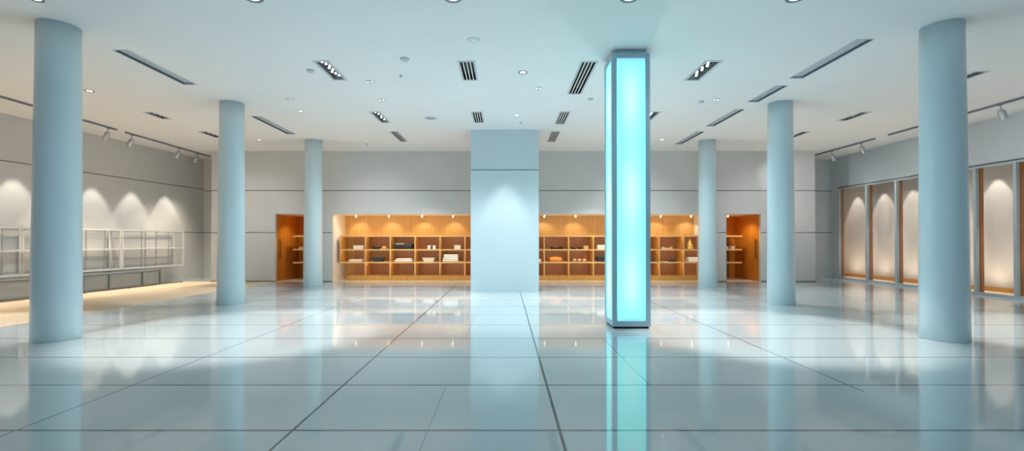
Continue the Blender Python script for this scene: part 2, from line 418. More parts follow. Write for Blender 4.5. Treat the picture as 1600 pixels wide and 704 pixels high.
# ------------------------------------------------------------------ columns
CR0, CR1 = 0.28, 0.247
cm = MB(); seg = 64
prof = [(CR0 - 0.004, 0.0), (CR0, 0.004)] + [(CR0 + (CR1 - CR0) * t / 8, H * t / 8) for t in range(1, 9)]
cm.lathe(prof, seg=seg, m=M_COL); cme = cm.mesh('column')
for (x, y, lab) in ((-6.42, 6.60, 'big round pale blue column on the left, nearest the camera'),
                    (-6.13, 10.30, 'middle round pale blue column of the left row, beside the wall rack end'),
                    (-5.91, 14.15, 'thin far round blue column of the left row, overlapping the left wooden bay'),
                    (6.27, 6.60, 'big round pale blue column on the right, nearest the camera'),
                    (6.15, 10.30, 'middle round pale blue column of the right row, before the right wooden bay'),
                    (6.20, 14.15, 'thin far round blue column of the right row, at the niche end')):
    o = link('column', cme); o.location = (x, y, 0); tag(o, lab, 'column', 'round pale blue columns', 'thing')
YP = 12.76
pm = MB(); px0, px1 = AX(735.5, YP), AX(842, YP)
pm.box(px0, px1, YP, YP + 0.9, 0, H, M_PIL)
zz = AZ(265, YP); pm.box(px0 - 0.002, px1 + 0.002, YP - 0.004, YP + 0.902, zz - 0.01, zz + 0.01, M_GROOVE)
tag(pm.build('pillar'), 'wide square pale blue pillar in front of the shelf niche', 'pillar', None, 'thing')

# ------------------------------------------------------------------ the glowing light column
lx0, lx1, ly0, ly1 = AX(957, 7.36), AX(1016.5, 7.36), 7.36, 7.94
lw, ld = lx1 - lx0, ly1 - ly0
lc = thing('light_column', 'tall square glowing turquoise light column in a grey metal frame', 'light', ((lx0 + lx1) / 2, (ly0 + ly1) / 2, 0))
Z0, Z1 = 0.035, 4.415
hx, hy, bw = lw / 2, ld / 2, 0.075
f = MB()
for sx in (-1, 1):
    for sy in (-1, 1):
        f.box(min(sx * hx, sx * (hx - bw)), max(sx * hx, sx * (hx - bw)), min(sy * hy, sy * (hy - bw)), max(sy * hy, sy * (hy - bw)), Z0, Z1, M_FRAMEL, 0.004)
for z0, z1 in ((Z0, Z0 + 0.085), (Z1 - 0.085, Z1)):
    for s in (-1, 1):
        f.box(-hx + bw, hx - bw, min(s * hy, s * (hy - bw)), max(s * hy, s * (hy - bw)), z0, z1, M_FRAMEL)
        f.box(min(s * hx, s * (hx - bw)), max(s * hx, s * (hx - bw)), -hy + bw, hy - bw, z0, z1, M_FRAMEL)
f.box(-hx + 0.01, hx - 0.01, -hy + 0.01, hy - 0.01, Z1 - 0.02, Z1 - 0.004, M_FRAMEL)
f.build('frame', None, lc)
for s in (-1, 1):
    p = MB(); p.box(-hx + bw, hx - bw, min(s * (hy - 0.012), s * (hy - 0.03)), max(s * (hy - 0.012), s * (hy - 0.03)), Z0 + 0.085, Z1 - 0.085, M_PANEL); p.build('light_panel', None, lc)
    p = MB(); p.box(min(s * (hx - 0.012), s * (hx - 0.03)), max(s * (hx - 0.012), s * (hx - 0.03)), -hy + bw, hy - bw, Z0 + 0.085, Z1 - 0.085, M_PANEL); p.build('light_panel', None, lc)
p = MB(); p.box(-hx + 0.025, hx - 0.025, -hy + 0.025, hy - 0.025, 0, Z0, M_BLACK); p.build('plinth', None, lc)
p = MB(); p.box(-hx + 0.05, hx - 0.05, -hy + 0.05, hy - 0.05, Z1, H, M_FRAMEL); p.build('ceiling_collar', None, lc)

# ------------------------------------------------------------------ ceiling fixtures
def housing(hxw, hyw, depth, m, trim, tw=0.02):
    b = MB(); z0, z1 = 0.0, depth
    a = [(-hxw, -hyw), (hxw, -hyw), (hxw, hyw), (-hxw, hyw)]
    for k in range(4):
        p, q = a[k], a[(k + 1) % 4]
        b.quad([(*p, z0), (*q, z0), (*q, z1), (*p, z1)], m)
    b.quad([(*p, z1) for p in a], m)
    return b
def trimring(hxw, hyw, tw, m, th=0.008):
    b = MB()
    b.box(-hxw - tw, -hxw + 0.001, -hyw - tw, hyw + tw, -th, 0, m); b.box(hxw - 0.001, hxw + tw, -hyw - tw, hyw + tw, -th, 0, m)
    b.box(-hxw + 0.001, hxw - 0.001, -hyw - tw, -hyw + 0.001, -th, 0, m); b.box(-hxw + 0.001, hxw - 0.001, hyw - 0.001, hyw + tw, -th, 0, m)
    return b
SL = ['recessed ceiling slot right of the big left column top',
      'recessed ceiling slot between the middle and far left columns',
      'recessed ceiling slot, longest and nearest on the right',
      'recessed ceiling slot left of the middle right column top',
      'recessed ceiling slot, third in the line on the right',
      'recessed ceiling slot above the far right column']
for (x0, x1, y0, y1), lab in zip(SLOTS, SL):
    t = thing('ceiling_slot', 'grey ' + lab, 'ceiling slot', ((x0 + x1) / 2, (y0 + y1) / 2, H), 0, 'recessed ceiling slots')
    hw, hl = (x1 - x0) / 2, (y1 - y0) / 2
    housing(hw, hl, 0.035, M_BLUEM, None).build('housing', None, t)
    trimring(hw, hl, 0.012, M_TRIMG, 0.005).build('trim_frame', None, t)
    b = MB(); s = -1 if x0 < 0 else 1
    b.box(min(s * hw * 0.98, s * hw * 0.9), max(s * hw * 0.98, s * hw * 0.9), -hl + 0.01, hl - 0.01, 0.004, 0.034, M_SLOTD); b.build('shade_strip', None, t)  # dark strip stands in for the shadow edge on the recess's outer side
bulb = MB(); bulb.lathe([(0.0, -0.012), (0.014, -0.010), (0.024, -0.002), (0.024, 0.006), (0.014, 0.016), (0.010, 0.03)], seg=12, m=M_LAMP); bulbm = bulb.mesh('bulb')
TL = ['front left of the ceiling, eight lit bulbs', 'left of the round speaker disc, five lit bulbs', 'left of the pillar near the back wall, unlit dark grille',
      'right of the glowing column, eight lit bulbs', 'half hidden behind the glowing column, lit bulbs', 'between the first left columns over the carpet, two lit bulbs',
      'half hidden behind the middle left column, lit', 'right side between the columns, four lit bulbs', 'half hidden behind the middle right column, lit', 'beside the big right column top, two lit bulbs']
for (x0, x1, y0, y1, n), lab in zip(TROF, TL):
    t = thing('recessed_troffer', 'recessed ceiling light box ' + lab, 'ceiling light', ((x0 + x1) / 2, (y0 + y1) / 2, H), 0, 'recessed ceiling light boxes')
    hw, hl = (x1 - x0) / 2, (y1 - y0) / 2
    housing(hw, hl, 0.12, M_TRIMG, None).build('housing', None, t)
    trimring(hw - 0.035, hl - 0.02, 0.05, M_TRIMG, 0.006).build('trim_frame', None, t)
    g = MB(); s = -1 if x0 < 0 else 1
    g.box(-hw * 0.55, hw * 0.55, -hl * 0.92, hl * 0.92, 0.075, 0.085, M_BLACK)
    for k in range(-1, 2, 2): g.box(k * hw * 0.62 - 0.006, k * hw * 0.62 + 0.006, -hl * 0.92, hl * 0.92, 0.02, 0.085, M_SLOTD)
    if n == 0:
        for k in range(-1, 2): g.box(k * hw * 0.3 - 0.008, k * hw * 0.3 + 0.008, -hl * 0.92, hl * 0.92, 0.01, 0.03, M_STEEL)
    g.build('grille', None, t)
    for k in range(n):
        o = link('bulb', bulbm, t)
        span = hl * (0.82 if n > 4 else 0.6)
        o.location = ((0.03 if n > 4 else 0.012) * (((k * 7) % 5) / 2 - 1), -span + 2 * span * (k + 0.5) / n, 0.035)
VL = ['largest one above the pillar', 'small one just above the pillar left edge', 'long one left of the glowing column top',
      'small one right of the pillar top, nearer one', 'small one right of the pillar top, farther one']
for (x0, x1, y0, y1), lab in zip(VENTS, VL):
    t = thing('ceiling_vent', 'slatted black ceiling vent, ' + lab, 'vent', ((x0 + x1) / 2, (y0 + y1) / 2, H), 0, 'slatted ceiling vents')
    hw, hl = (x1 - x0) / 2, (y1 - y0) / 2
    housing(hw, hl, 0.12, M_BLACK, None).build('housing', None, t)
    trimring(hw - 0.02, hl - 0.015, 0.035, M_TRIMG, 0.008).build('frame', None, t)
    for k in range(3):
        xk = (-1 + k) * hw * 0.46
        b = MB(); b.box(xk - 0.009, xk + 0.009, -hl + 0.015, hl - 0.015, -0.004, 0.012, M_WHITE)
        b.build('slat', None, t)

def ring_mesh(r, m):
    b = MB(); b.lathe([(r * 0.74, 0.0), (r * 0.76, -0.010), (r * 0.92, -0.013), (r, -0.004), (r, 0.0)], seg=28, m=m); return b.mesh('trim_ring')
def disc_mesh(r, m, nm):
    b = MB(); b.lathe([(0.0, -0.006), (r * 0.5, -0.0075), (r * 0.75, -0.006), (r * 0.75, -0.001)], seg=28, m=m); return b.mesh(nm)
RM = ring_mesh(1.0, M_SLOTD)
def downlight(x, y, r, label, warm=False, dark=False, group='round recessed downlights'):
    t = thing('downlight', label, 'ceiling light', (x, y, H), 0, group)
    b = MB(); b.lathe([(r * 0.60, -0.001), (r * 0.66, -0.004), (r * 0.8, -0.010), (r * 0.94, -0.012), (r, -0.004), (r, -0.0005)], seg=28, m=M_DARKM if dark else M_TRIMG); b.build('trim_ring', None, t)
    b = MB(); b.lathe([(0.0, -0.006), (r * 0.45, -0.006), (r * 0.62, -0.004), (r * 0.62, -0.001)], seg=28, m=M_LAMPW if warm else M_LAMP); b.build('lamp', None, t)
    return t
for x, y, r, lab in ((-3.20, 5.81, 0.125, 'large lit downlight on the top edge, leftmost of the four big rings'),
                     (-0.67, 5.81, 0.125, 'large lit downlight on the top edge left of the pillar'),
                     (1.57, 5.81, 0.125, 'large lit downlight on the top edge above the glowing column'),
                     (3.68, 5.81, 0.125, 'large lit downlight on the top edge, rightmost of the four big rings'),
                     (-5.98, 5.84, 0.085, 'dark ringed downlight on the top edge above the big left column'),
                     (0.315, 8.40, 0.085, 'round lit downlight in mid ceiling above the pillar, largest there'),
                     (0.27, 11.28, 0.075, 'small lit downlight just above the pillar top'),
                     (-4.87, 10.92, 0.07, 'small lit downlight right of the middle left column'),
                     (-7.50, 14.0, 0.07, 'tiny lit downlight left of the far left column'),
                     (-8.55, 9.44, 0.085, 'lit downlight just right of the big left column'),
                     (4.76, 13.99, 0.075, 'tiny lit downlight behind the glowing column near the back wall')):
    downlight(x, y, r, lab, dark=r > 0.08)
def gimbal(x, y, label, r=0.075):
    t = thing('gimbal_downlight', label, 'ceiling light', (x, y, H), 0, 'twin gimbal downlights')
    b = MB(); b.lathe([(r * 0.86, -0.001), (r * 0.9, -0.01), (r, -0.006), (r, -0.0005)], seg=24, m=M_STEEL); b.build('trim_ring', None, t)
    b = MB(); b.lathe([(0.0, -0.004), (r * 0.86, -0.004), (r * 0.86, -0.001)], seg=24, m=M_DARKM); b.build('backing', None, t)
    for s in (-1, 1):
        b = MB(); b.lathe([(0.0, -0.014), (r * 0.2, -0.012), (r * 0.28, -0.006), (r * 0.28, -0.003)], cx=s * r * 0.45, seg=14, m=M_LAMP); b.build('lamp', None, t)
gimbal(0.67, 9.28, 'twin-bulb downlight in mid ceiling above the pillar')
gimbal(-2.63, 8.90, 'twin-bulb downlight right of the front left light box')
gimbal(-2.72, 10.06, 'twin-bulb downlight in front of the five-bulb light box')
gimbal(4.60, 10.03, 'twin-bulb downlight right of the glowing column')
def detector(x, y, r, label, nm='smoke_detector', cat='smoke detector'):
    b = MB(); b.lathe([(0.0, -0.055), (r * 0.45, -0.05), (r * 0.8, -0.032), (r * 0.95, -0.012), (r, 0.0)], seg=24, m=M_DULL)
    t = thing(nm, label, cat, (x, y, H), 0, 'dull ceiling detectors')
    b.build('dome', None, t)
    b = MB(); b.lathe([(r * 0.96, -0.014), (r * 1.05, -0.008), (r * 1.05, 0.0)], seg=24, m=M_DISC); b.build('base', None, t)
detector(-1.71, 7.78, 0.075, 'dull dome detector on the ceiling left of the centre vent')
detector(-3.53, 8.30, 0.065, 'dull dome detector left of the front left light box')
detector(4.32, 10.17, 0.065, 'dull dome detector beside the twin-bulb downlight right of the glowing column')
detector(1.84, 9.97, 0.06, 'dull dome detector just left of the glowing column')
detector(-1.95, 8.55, 0.025, 'tiny sprinkler head between the detector and the twin-bulb light', 'sprinkler_head', 'sprinkler')
detector(0.40, 11.95, 0.035, 'tiny sprinkler head just above the pillar top', 'sprinkler_head', 'sprinkler')
detector(-4.40, 14.6, 0.04, 'tiny sprinkler head near the back wall right of the far left column', 'sprinkler_head', 'sprinkler')
def cover(x, y, r, label, m):
    t = thing('ceiling_speaker' if m is M_DISC else 'ceiling_cover', label, 'speaker' if m is M_DISC else 'ceiling cover', (x, y, H), 0, 'flush ceiling covers')
    b = MB(); b.lathe([(r * 0.72, -0.003), (r * 0.76, -0.007), (r * 0.95, -0.006), (r, 0.0)], seg=28, m=M_DULL); b.build('trim_ring', None, t)
    b = MB(); b.lathe([(0.0, -0.005), (r * 0.72, -0.005), (r * 0.72, 0.0)], seg=28, m=m); b.build('cover', None, t)
cover(-1.88, 11.55, 0.17, 'round grey ceiling speaker disc left of the pillar top', M_DISC)
cover(-4.69, 9.99, 0.10, 'flush pale ceiling cover above the far left column', M_CEIL)
cover(-0.49, 7.04, 0.10, 'flush pale ceiling cover in front of the centre vent', M_CEIL)

# ------------------------------------------------------------------ track lights
def track(x, y0, y1, label):
    b = MB(); b.box(-0.022, 0.022, y0, y1, H - 0.045, H, M_DARKM, 0.004)
    o = b.build('light_track'); o.location.x = x; tag(o, label, 'light track', 'ceiling light tracks')
XTL, XTR = -10.72, 11.06
track(XTL, 6.2, 10.41, 'thin grey ceiling track at the frame edge left of the big left column')
track(XTL, 10.75, 12.67, 'thin grey ceiling track emerging right of the big left column')
track(XTL, 12.97, 16.67, 'long thin grey ceiling track with three spots before the left corner')
track(XTR, 13.77, 16.40, 'thin grey ceiling track with two spots before the right corner')
track(XTR, 7.0, 13.28, 'long thin grey ceiling track passing behind the big right column')
sp_parts = None
def track_spot(x, y, s, label, white=False):
    """s = side the head is aimed to"""
    global sp_parts
    if sp_parts is None:
        st = MB(); st.tube([(0, 0, -0.045), (0, 0, -0.085), (0.012, 0, -0.12), (0.03, 0, -0.15)], 0.008, m=M_DARKM)
        st.box(-0.018, 0.018, -0.045, 0.045, -0.06, -0.045, M_DARKM)
        hd = MB(); hd.lathe([(0.035, 0.09), (0.06, 0.085), (0.066, 0.06), (0.066, -0.11), (0.062, -0.115), (0.052, -0.09)], seg=20, m=M_STEEL)
        ln = MB(); ln.lathe([(0.0, -0.098), (0.05, -0.098), (0.05, -0.09)], seg=20, m=M_LAMPW)
        yk = MB(); yk.tube([(0, -0.075, 0.0), (0, -0.078, 0.07), (0, -0.04, 0.11), (0, 0.04, 0.11), (0, 0.078, 0.07), (0, 0.075, 0.0)], 0.007, m=M_DARKM)
        sp_parts = [('stem', st.mesh('stem')), ('spot_head', hd.mesh('spot_head')), ('lens', ln.mesh('lens')), ('yoke', yk.mesh('yoke'))]
    t = thing('track_spotlight', label, 'spotlight', (x, y, H), 0 if s > 0 else PI, 'track spotlights')
    hdo = None
    for nm, me in sp_parts:
        o = link(nm, me, hdo if nm == 'lens' else t)
        if nm == 'spot_head': hdo = o
        if nm in ('spot_head', 'yoke'): o.location = (0.04, 0, -0.255); o.rotation_euler = (0, -0.42, 0)
track_spot(XTL, 12.40, -1, 'grey track spotlight nearest the big left column')
track_spot(XTL, 13.20, -1, 'grey track spotlight at the near end of the long left track')
track_spot(XTL, 15.10, -1, 'grey track spotlight midway along the long left track')
track_spot(XTL, 16.00, -1, 'grey track spotlight closest to the left back corner')
track_spot(XTR, 15.60, 1, 'grey track spotlight closest to the right back corner')
track_spot(XTR, 14.30, 1, 'grey track spotlight at the near end of the short right track')
track_spot(XTR, 10.27, 1, 'grey track spotlight right of the big right column')

# ------------------------------------------------------------------ white wall racks and low benches along the left wall
def along_left(name, label, cat, off, y, group):
    """an Empty on the left wall line: local +y runs away along the wall, local +x into the room"""
    ang = math.atan(0.1187)
    return thing(name, label, cat, (XL(y) + off, y, 0), -ang, group)
kk = math.sqrt(1 + 0.1187 ** 2)
RZ0, RZM, RZ1, RD = 0.545, 1.135, 1.745, 0.40
def rack(y0, y1, divs, label):
    t = along_left('wall_rack', label, 'display rack', 0.45, y0, 'white wall racks')
    L = (y1 - y0) * kk - 0.012; bwid = 0.045
    f = MB()
    for y in (0, L - bwid): f.box(-bwid, 0, y, y + bwid, RZ0, RZ1, M_WHITE); f.box(-RD, -RD + 0.03, y, y + bwid, RZ0, RZ1, M_WHITE)
    for z in (RZ0, RZ1 - bwid):
        f.box(-bwid, 0, bwid, L - bwid, z, z + bwid, M_WHITE)
        f.box(-RD, -RD + 0.03, bwid, L - bwid, z, z + bwid, M_WHITE)
        for y in (0, L - bwid): f.box(-RD + 0.03, -bwid, y, y + bwid, z, z + bwid, M_WHITE)
    f.build('frame', None, t)
    for z in (RZM,):
        s = MB(); s.box(-RD + 0.031, -0.004, bwid + 0.001, L - bwid - 0.001, z, z + 0.04, M_WHITE); s.build('shelf', None, t)
    for d in divs:
        yy = d * L
        for z0, z1 in ((RZ0 + bwid, RZM), (RZM + 0.04, RZ1 - bwid)):
            b = MB(); b.box(-0.06, -0.035, yy - 0.012, yy + 0.012, z0, z1, M_STEEL); b.build('divider', None, t)
    for y in (0.25, L - 0.25):
        b = MB(); b.box(-0.435, -RD, y - 0.02, y + 0.02, RZ1 - bwid, RZ1 - 0.005, M_STEEL); b.build('wall_bracket', None, t)
RY = [15.97, 13.70, 11.43, 9.16]
rack(RY[1], RY[0], (0.30, 0.36, 0.53, 0.74), 'white open wall rack at the far end of the left wall')
rack(RY[2], RY[1], (0.20, 0.56, 0.79), 'white open wall rack half hidden by the big left column')
rack(RY[3], RY[2], (0.25, 0.72), 'white open wall rack at the frame edge left of the big column')
def bench(y0, y1, ups, tail, label):
    t = along_left('low_bench', label, 'bench', 0.78, y0, 'low dark framed benches')
    L = (y1 - y0) * kk; hb = 0.485; dp = 0.42
    f = MB(); f.box(-dp, 0, 0, L, hb - 0.03, hb, M_DARKM, 0.004); f.build('top', None, t)
    for u in ups:
        yy = u * (L - 0.04)
        for x in (-0.03, -dp):
            b = MB(); b.box(x, x + 0.03, yy, yy + 0.03, 0.045, hb - 0.03, M_DARKM); b.build('leg', None, t)
    r = MB(); r.box(-0.03, 0, 0, L + tail, 0.02, 0.045, M_DARKM); r.box(-dp, -dp + 0.03, 0, L + tail * 0.9, 0.02, 0.045, M_DARKM)
    r.box(-dp + 0.03, -0.03, 0.0, 0.03, 0.02, 0.045, M_DARKM); r.box(-dp + 0.03, -0.03, L - 0.03, L, 0.02, 0.045, M_DARKM)
    r.build('base_rail', None, t)
    for yy in (0.03, L * 0.55, L + tail - 0.03):
        b = MB(); b.lathe([(0.022, 0.004), (0.026, 0.008), (0.012, 0.014), (0.012, 0.02)], cx=-0.015, cy=yy, seg=12, m=M_BLACK); b.build('foot', None, t)
    g = MB(); g.box(-0.05, -0.044, 0.03, L - 0.03, 0.06, hb - 0.03, M_FROST); g.build('frosted_panel', None, t)
# the bench front line is 0.78 m off the wall; depth follows from where it is seen
def bench_y(x): return (11.41 + 0.1187 * YC - 0.78) / ((790 - x) / F + 0.1187)
bench(bench_y(131), bench_y(252), (0.0, 0.30, 0.74, 1.0), 0.85, 'low dark framed bench under the far wall racks')
bench(bench_y(-110), bench_y(62), (0.0, 0.5, 1.0), 0.0, 'low dark framed bench at the frame edge left of the big column')

# ------------------------------------------------------------------ wooden shelf units in the niche
YS, YK = 16.2, 16.92
SZ1, SZ2, SZT, SB = 1.105, 0.660, 1.59, 0.17
ST = 0.045
def shelf_unit(x_px, label, cantilever=False, y_back=YK):
    X = [AX(x, YS) for x in x_px]
    t = thing('shelf_unit', label, 'shelf unit', ((X[0] + X[-1]) / 2, YS, 0), 0, 'honey wood shelf units')
    cx = (X[0] + X[-1]) / 2; vt = 0.034
    D = y_back - YS
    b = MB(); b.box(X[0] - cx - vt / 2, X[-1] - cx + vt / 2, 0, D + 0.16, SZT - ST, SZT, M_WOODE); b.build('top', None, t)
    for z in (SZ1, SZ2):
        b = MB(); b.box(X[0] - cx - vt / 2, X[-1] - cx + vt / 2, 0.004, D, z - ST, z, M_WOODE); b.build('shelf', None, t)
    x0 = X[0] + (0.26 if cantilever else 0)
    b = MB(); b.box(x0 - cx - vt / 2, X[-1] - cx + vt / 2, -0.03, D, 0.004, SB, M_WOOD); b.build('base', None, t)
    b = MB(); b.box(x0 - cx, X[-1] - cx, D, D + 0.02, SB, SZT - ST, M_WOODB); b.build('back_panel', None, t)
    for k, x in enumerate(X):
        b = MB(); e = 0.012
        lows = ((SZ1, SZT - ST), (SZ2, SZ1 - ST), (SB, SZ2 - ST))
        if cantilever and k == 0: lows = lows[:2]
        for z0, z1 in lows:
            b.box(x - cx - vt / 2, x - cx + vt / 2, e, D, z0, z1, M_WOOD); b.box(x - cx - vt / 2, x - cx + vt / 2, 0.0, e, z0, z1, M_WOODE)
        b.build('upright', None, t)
    return t
shelf_unit([531.7 + 38.9 * k for k in range(8)], 'long honey wood cubby shelf in the niche left of the pillar', True)
shelf_unit([812 + 38.45 * k for k in range(5)], 'honey wood cubby shelf between the pillar and the glowing column')
shelf_unit([992 + 38.2 * k for k in range(4)], 'honey wood cubby shelf right of the glowing column')
def bay_shelf(x0, x1, label):
    t = thing('wall_shelf', label, 'shelf', ((x0 + x1) / 2, 17.1, 0), 0, 'wooden bay shelves')
    hw = (x1 - x0) / 2
    for z in (SZ1, SZ2 - 0.02, SZT):
        b = MB(); b.box(-hw, hw, -0.55, 0.50, z - 0.05, z, M_WOODE, 0.008); b.build('shelf', None, t)
    b = MB(); b.box(-hw, hw, 0.44, 0.46, 0.02, SZT - 0.05, M_WOODB); b.build('back_panel', None, t)
bay_shelf(AX(457.5, 16.55), DL1 - 0.01, 'three honey wood shelves in the left wooden bay beside the door')
bay_shelf(DR0 + 0.01, AX(1160, 16.55), 'three honey wood shelves in the right wooden bay beside the door')

# ------------------------------------------------------------------ goods on the shelves
YI = 16.34
def gx(x): return AX(x, YI)
def gw(px): return px * YI / F
def card_box(x0, x1, hpx, z, label, m=M_IVORY, dep=0.24, lid=None, group=None, flare=0.0, nm='gift_box'):
    w_ = gw(x1 - x0); h_ = gw(hpx); t = thing(nm, label, 'box', ((gx(x0) + gx(x1)) / 2, YI + dep / 2, z), 0, group)
    b = MB(); b.box(-w_/2, w_/2, -dep/2, dep/2, 0, h_ * 0.72, m, 0.006); b.build('box_body', None, t)
    b = MB(); b.box(-w_/2 - 0.006, w_/2 + 0.006, -dep/2 - 0.006, dep/2 + 0.006, h_ * 0.72, h_, lid or m, 0.006); b.build('lid', None, t)
    return t
def basket(x0, x1, hpx, z, label, m, dep=0.28, nm='tapered_basket', cat='basket', rim=True):
    w_ = gw(x1 - x0); h_ = gw(hpx); tp = 0.78
    t = thing(nm, label, cat, ((gx(x0) + gx(x1)) / 2, YI + dep / 2, z))
    b = MB()
    def ring(s, zz): return [(-w_/2*s, -dep/2*s, zz), (w_/2*s, -dep/2*s, zz), (w_/2*s, dep/2*s, zz), (-w_/2*s, dep/2*s, zz)]
    rs = [ring(tp, 0), ring(1, h_), ring(0.94, h_), ring(tp * 0.93, 0.02)]
    vs = [[b.bm.verts.new(p) for p in r] for r in rs]; b.mi(m)
    for a, c in zip(vs, vs[1:]):
        for k in range(4): b.bm.faces.new((a[k], a[(k+1) % 4], c[(k+1) % 4], c[k]))
    b.bm.faces.new(vs[0][::-1]); b.bm.faces.new(vs[-1])
    b.build('basket_body', None, t)
    b = MB(); q = ring(1.03, h_ * 0.9); q2 = ring(1.03, h_ + 0.006); i2 = ring(0.95, h_ * 0.9); j2 = ring(0.95, h_ + 0.006)
    for k in range(4):
        k2 = (k + 1) % 4; b.hexa([q[k], q[k2], i2[k2], i2[k]], [q2[k], q2[k2], j2[k2], j2[k]], m)
    b.build('rim', None, t)
def shoe(x, z, label, m, group, L=0.27, rot=0.0, sole=M_INK, y=YI + 0.14, sc=1.0):
    t = thing('shoe', label, 'shoe', (x, y, z), rot, group); t.scale = (sc, sc, sc)
    secs = []; n = 14
    for u, wd, ht in ((0.0, 0.02, 0.055), (0.05, 0.034, 0.085), (0.2, 0.038, 0.095), (0.4, 0.036, 0.075), (0.6, 0.042, 0.055), (0.8, 0.044, 0.042), (0.95, 0.03, 0.034), (1.0, 0.014, 0.026)):
        yv = -L/2 + L * u
        secs.append([(yv, wd * math.cos(2*PI*k/n), 0.016 + ht * max(0, 0.5 + 0.5 * math.sin(2*PI*k/n)) ** 0.8) for k in range(n)])
    b = MB(); b.loft(secs, m); b.build('upper', None, t)
    pts = []
    for u, wd in ((0, 0.022), (0.06, 0.036), (0.25, 0.038), (0.45, 0.034), (0.65, 0.045), (0.82, 0.046), (0.95, 0.032), (1.0, 0.014)): pts.append((-L/2 + L * u * 1.01, wd))
    b = MB(); b.prism([(a, -c) for a, c in pts] + [(a, c) for a, c in pts[::-1]], 0, 0.022, sole); b.build('sole', None, t)
    b = MB(); b.lathe([(0.026, 0.0), (0.03, 0.006), (0.024, 0.010)], cx=-L * 0.32, seg=14, m=sole, sx=1.4); o = b.build('collar', None, t); o.location.z = 0.105
def folded(x0, x1, hpx, z, label, m, group=None, dep=0.3, nm='folded_towel', cat='towel', skew=0.0):
    w_ = gw(x1 - x0); h_ = gw(hpx); b = MB()
    c = h_ * 0.26                                     # the tucked-in underside leaves a dark crease below each fold
    b.box(-w_/2 + 0.03, w_/2 - 0.03, -dep/2 + 0.03, dep/2 - 0.03, 0, c + 0.004, m)
    b.box(-w_/2, w_/2, -dep/2, dep/2, c, h_, m, min((h_ - c) * 0.42, 0.014))
    o = b.build(nm); o.location = ((gx(x0) + gx(x1)) / 2, YI + dep / 2 + skew, z); o.rotation_euler.z = skew
    return tag(o, label, cat, group)
B1, B2 = SZ1, SZ2
# unit left of the pillar, upper row
card_box(552, 567.5, 5.8, B1, 'white lidded box in the first upper cubby from the left')
shoe(gx(586), B1, 'black low shoe in the second upper cubby from the left', M_INK, None, rot=0.25)
shoe(gx(591.8), B1, 'black and white shoe behind in the second upper cubby', M_INK, None, rot=0.5, sole=M_LINEN, y=YI + 0.32)
def pouch(x0, x1, hpx, z, label, m, nm='pouch', cat='pouch', dep=0.16, group=None):
    w_ = gw(x1 - x0); h_ = gw(hpx); secs = []; n = 20
    for u, s, d in ((0.0, 0.86, 0.9), (0.12, 0.98, 1.0), (0.45, 1.0, 1.0), (0.75, 0.88, 0.75), (0.92, 0.62, 0.45), (1.0, 0.5, 0.25)):
        secs.append([(w_/2 * s * math.copysign(abs(math.cos(2*PI*k/n)) ** 0.7, math.cos(2*PI*k/n)), dep/2 * d * math.copysign(abs(math.sin(2*PI*k/n)) ** 0.7, math.sin(2*PI*k/n)), u * h_ * (1 + 0.06 * math.sin(3 * 2*PI*k/n) * u)) for k in range(n)])
    t = thing(nm, label, cat, ((gx(x0) + gx(x1)) / 2, YI + dep / 2 + 0.02, z), 0, group)
    b = MB(); b.loft(secs, m); b.build('pouch_body', None, t)
    b = MB(); b.tube([(-w_ * 0.2, 0, h_ * 0.98), (-w_ * 0.1, -0.01, h_ * 1.03), (w_ * 0.1, -0.01, h_ * 1.03), (w_ * 0.2, 0, h_ * 0.98)], 0.006, m=m); b.build('closure', None, t)
    return t
pouch(595, 603, 4.5, B1, 'tan soft pouch beside the black shoes in the left shelf', M_TAN)
card_box(616, 643.5, 7.6, B1, 'wide black box with pale strip lid in the third upper cubby', M_INK, 0.34, M_CHAR)
folded(618, 630, 1.2, B1 + gw(7.6) + 0.001, 'thin white folded cloth lying on the wide black box', M_LINEN, dep=0.2, nm='folded_cloth', cat='cloth')
card_box(668.0, 672.8, 5.9, B1, 'small white box left of the dark jar in the fourth upper cubby', dep=0.14)
card_box(676.0, 680.5, 5.9, B1, 'small white box right of the dark jar in the fourth upper cubby', dep=0.14)
jr = thing('dark_jar', 'small dark jar between two little white boxes', 'jar', (gx(674.4), YI + 0.07, B1))
b = MB(); b.lathe([(0.0, 0), (0.026, 0), (0.031, 0.02), (0.031, 0.08), (0.02, 0.095), (0.02, 0.1)], seg=18, m=M_INK); b.build('jar_body', None, jr)
b = MB(); b.lathe([(0.0, 0.1), (0.024, 0.1), (0.024, 0.122), (0.0, 0.126)], seg=18, m=M_CHAR); b.build('lid', None, jr)
card_box(710, 719.5, 6.2, B1, 'white cube box in the upper cubby next to the pillar', dep=0.2)
# lower row
card_box(545, 565, 3.6, B2, 'flat white box in the first lower cubby from the left', dep=0.3)
for k, (a, c, lab) in enumerate(((581.5, 597.5, 'charcoal folded garment, bottom of the dark pile'), (581, 598.5, 'charcoal folded garment, middle of the dark pile'), (581, 600, 'charcoal folded garment, top of the dark pile'))):
    folded(a, c, 2.3, B2 + gw(2.35) * k, lab, M_CHAR, 'dark folded garments', nm='folded_garment', cat='garment')
folded(616, 644, 2.6, B2, 'white folded blanket in the third lower cubby, lower one', M_LINEN, nm='folded_blanket', cat='blanket', group='white folded blankets')
folded(619, 643, 2.4, B2 + gw(2.65), 'white folded blanket in the third lower cubby, upper one', M_LINEN, nm='folded_blanket', cat='blanket', group='white folded blankets')
basket(660, 679, 5.8, B2, 'cream tapered basket in the fourth lower cubby', M_IVORY)
for k, lab in enumerate(('bottom', 'second from the bottom', 'third from the bottom', 'top')):
    folded(690.8 + k * 0.9, 716.0 - 0.3 * k, 2.75, B2 + gw(2.76) * k, 'white folded towel, %s of the pile next to the pillar' % lab, M_LINEN, 'pile of white towels')
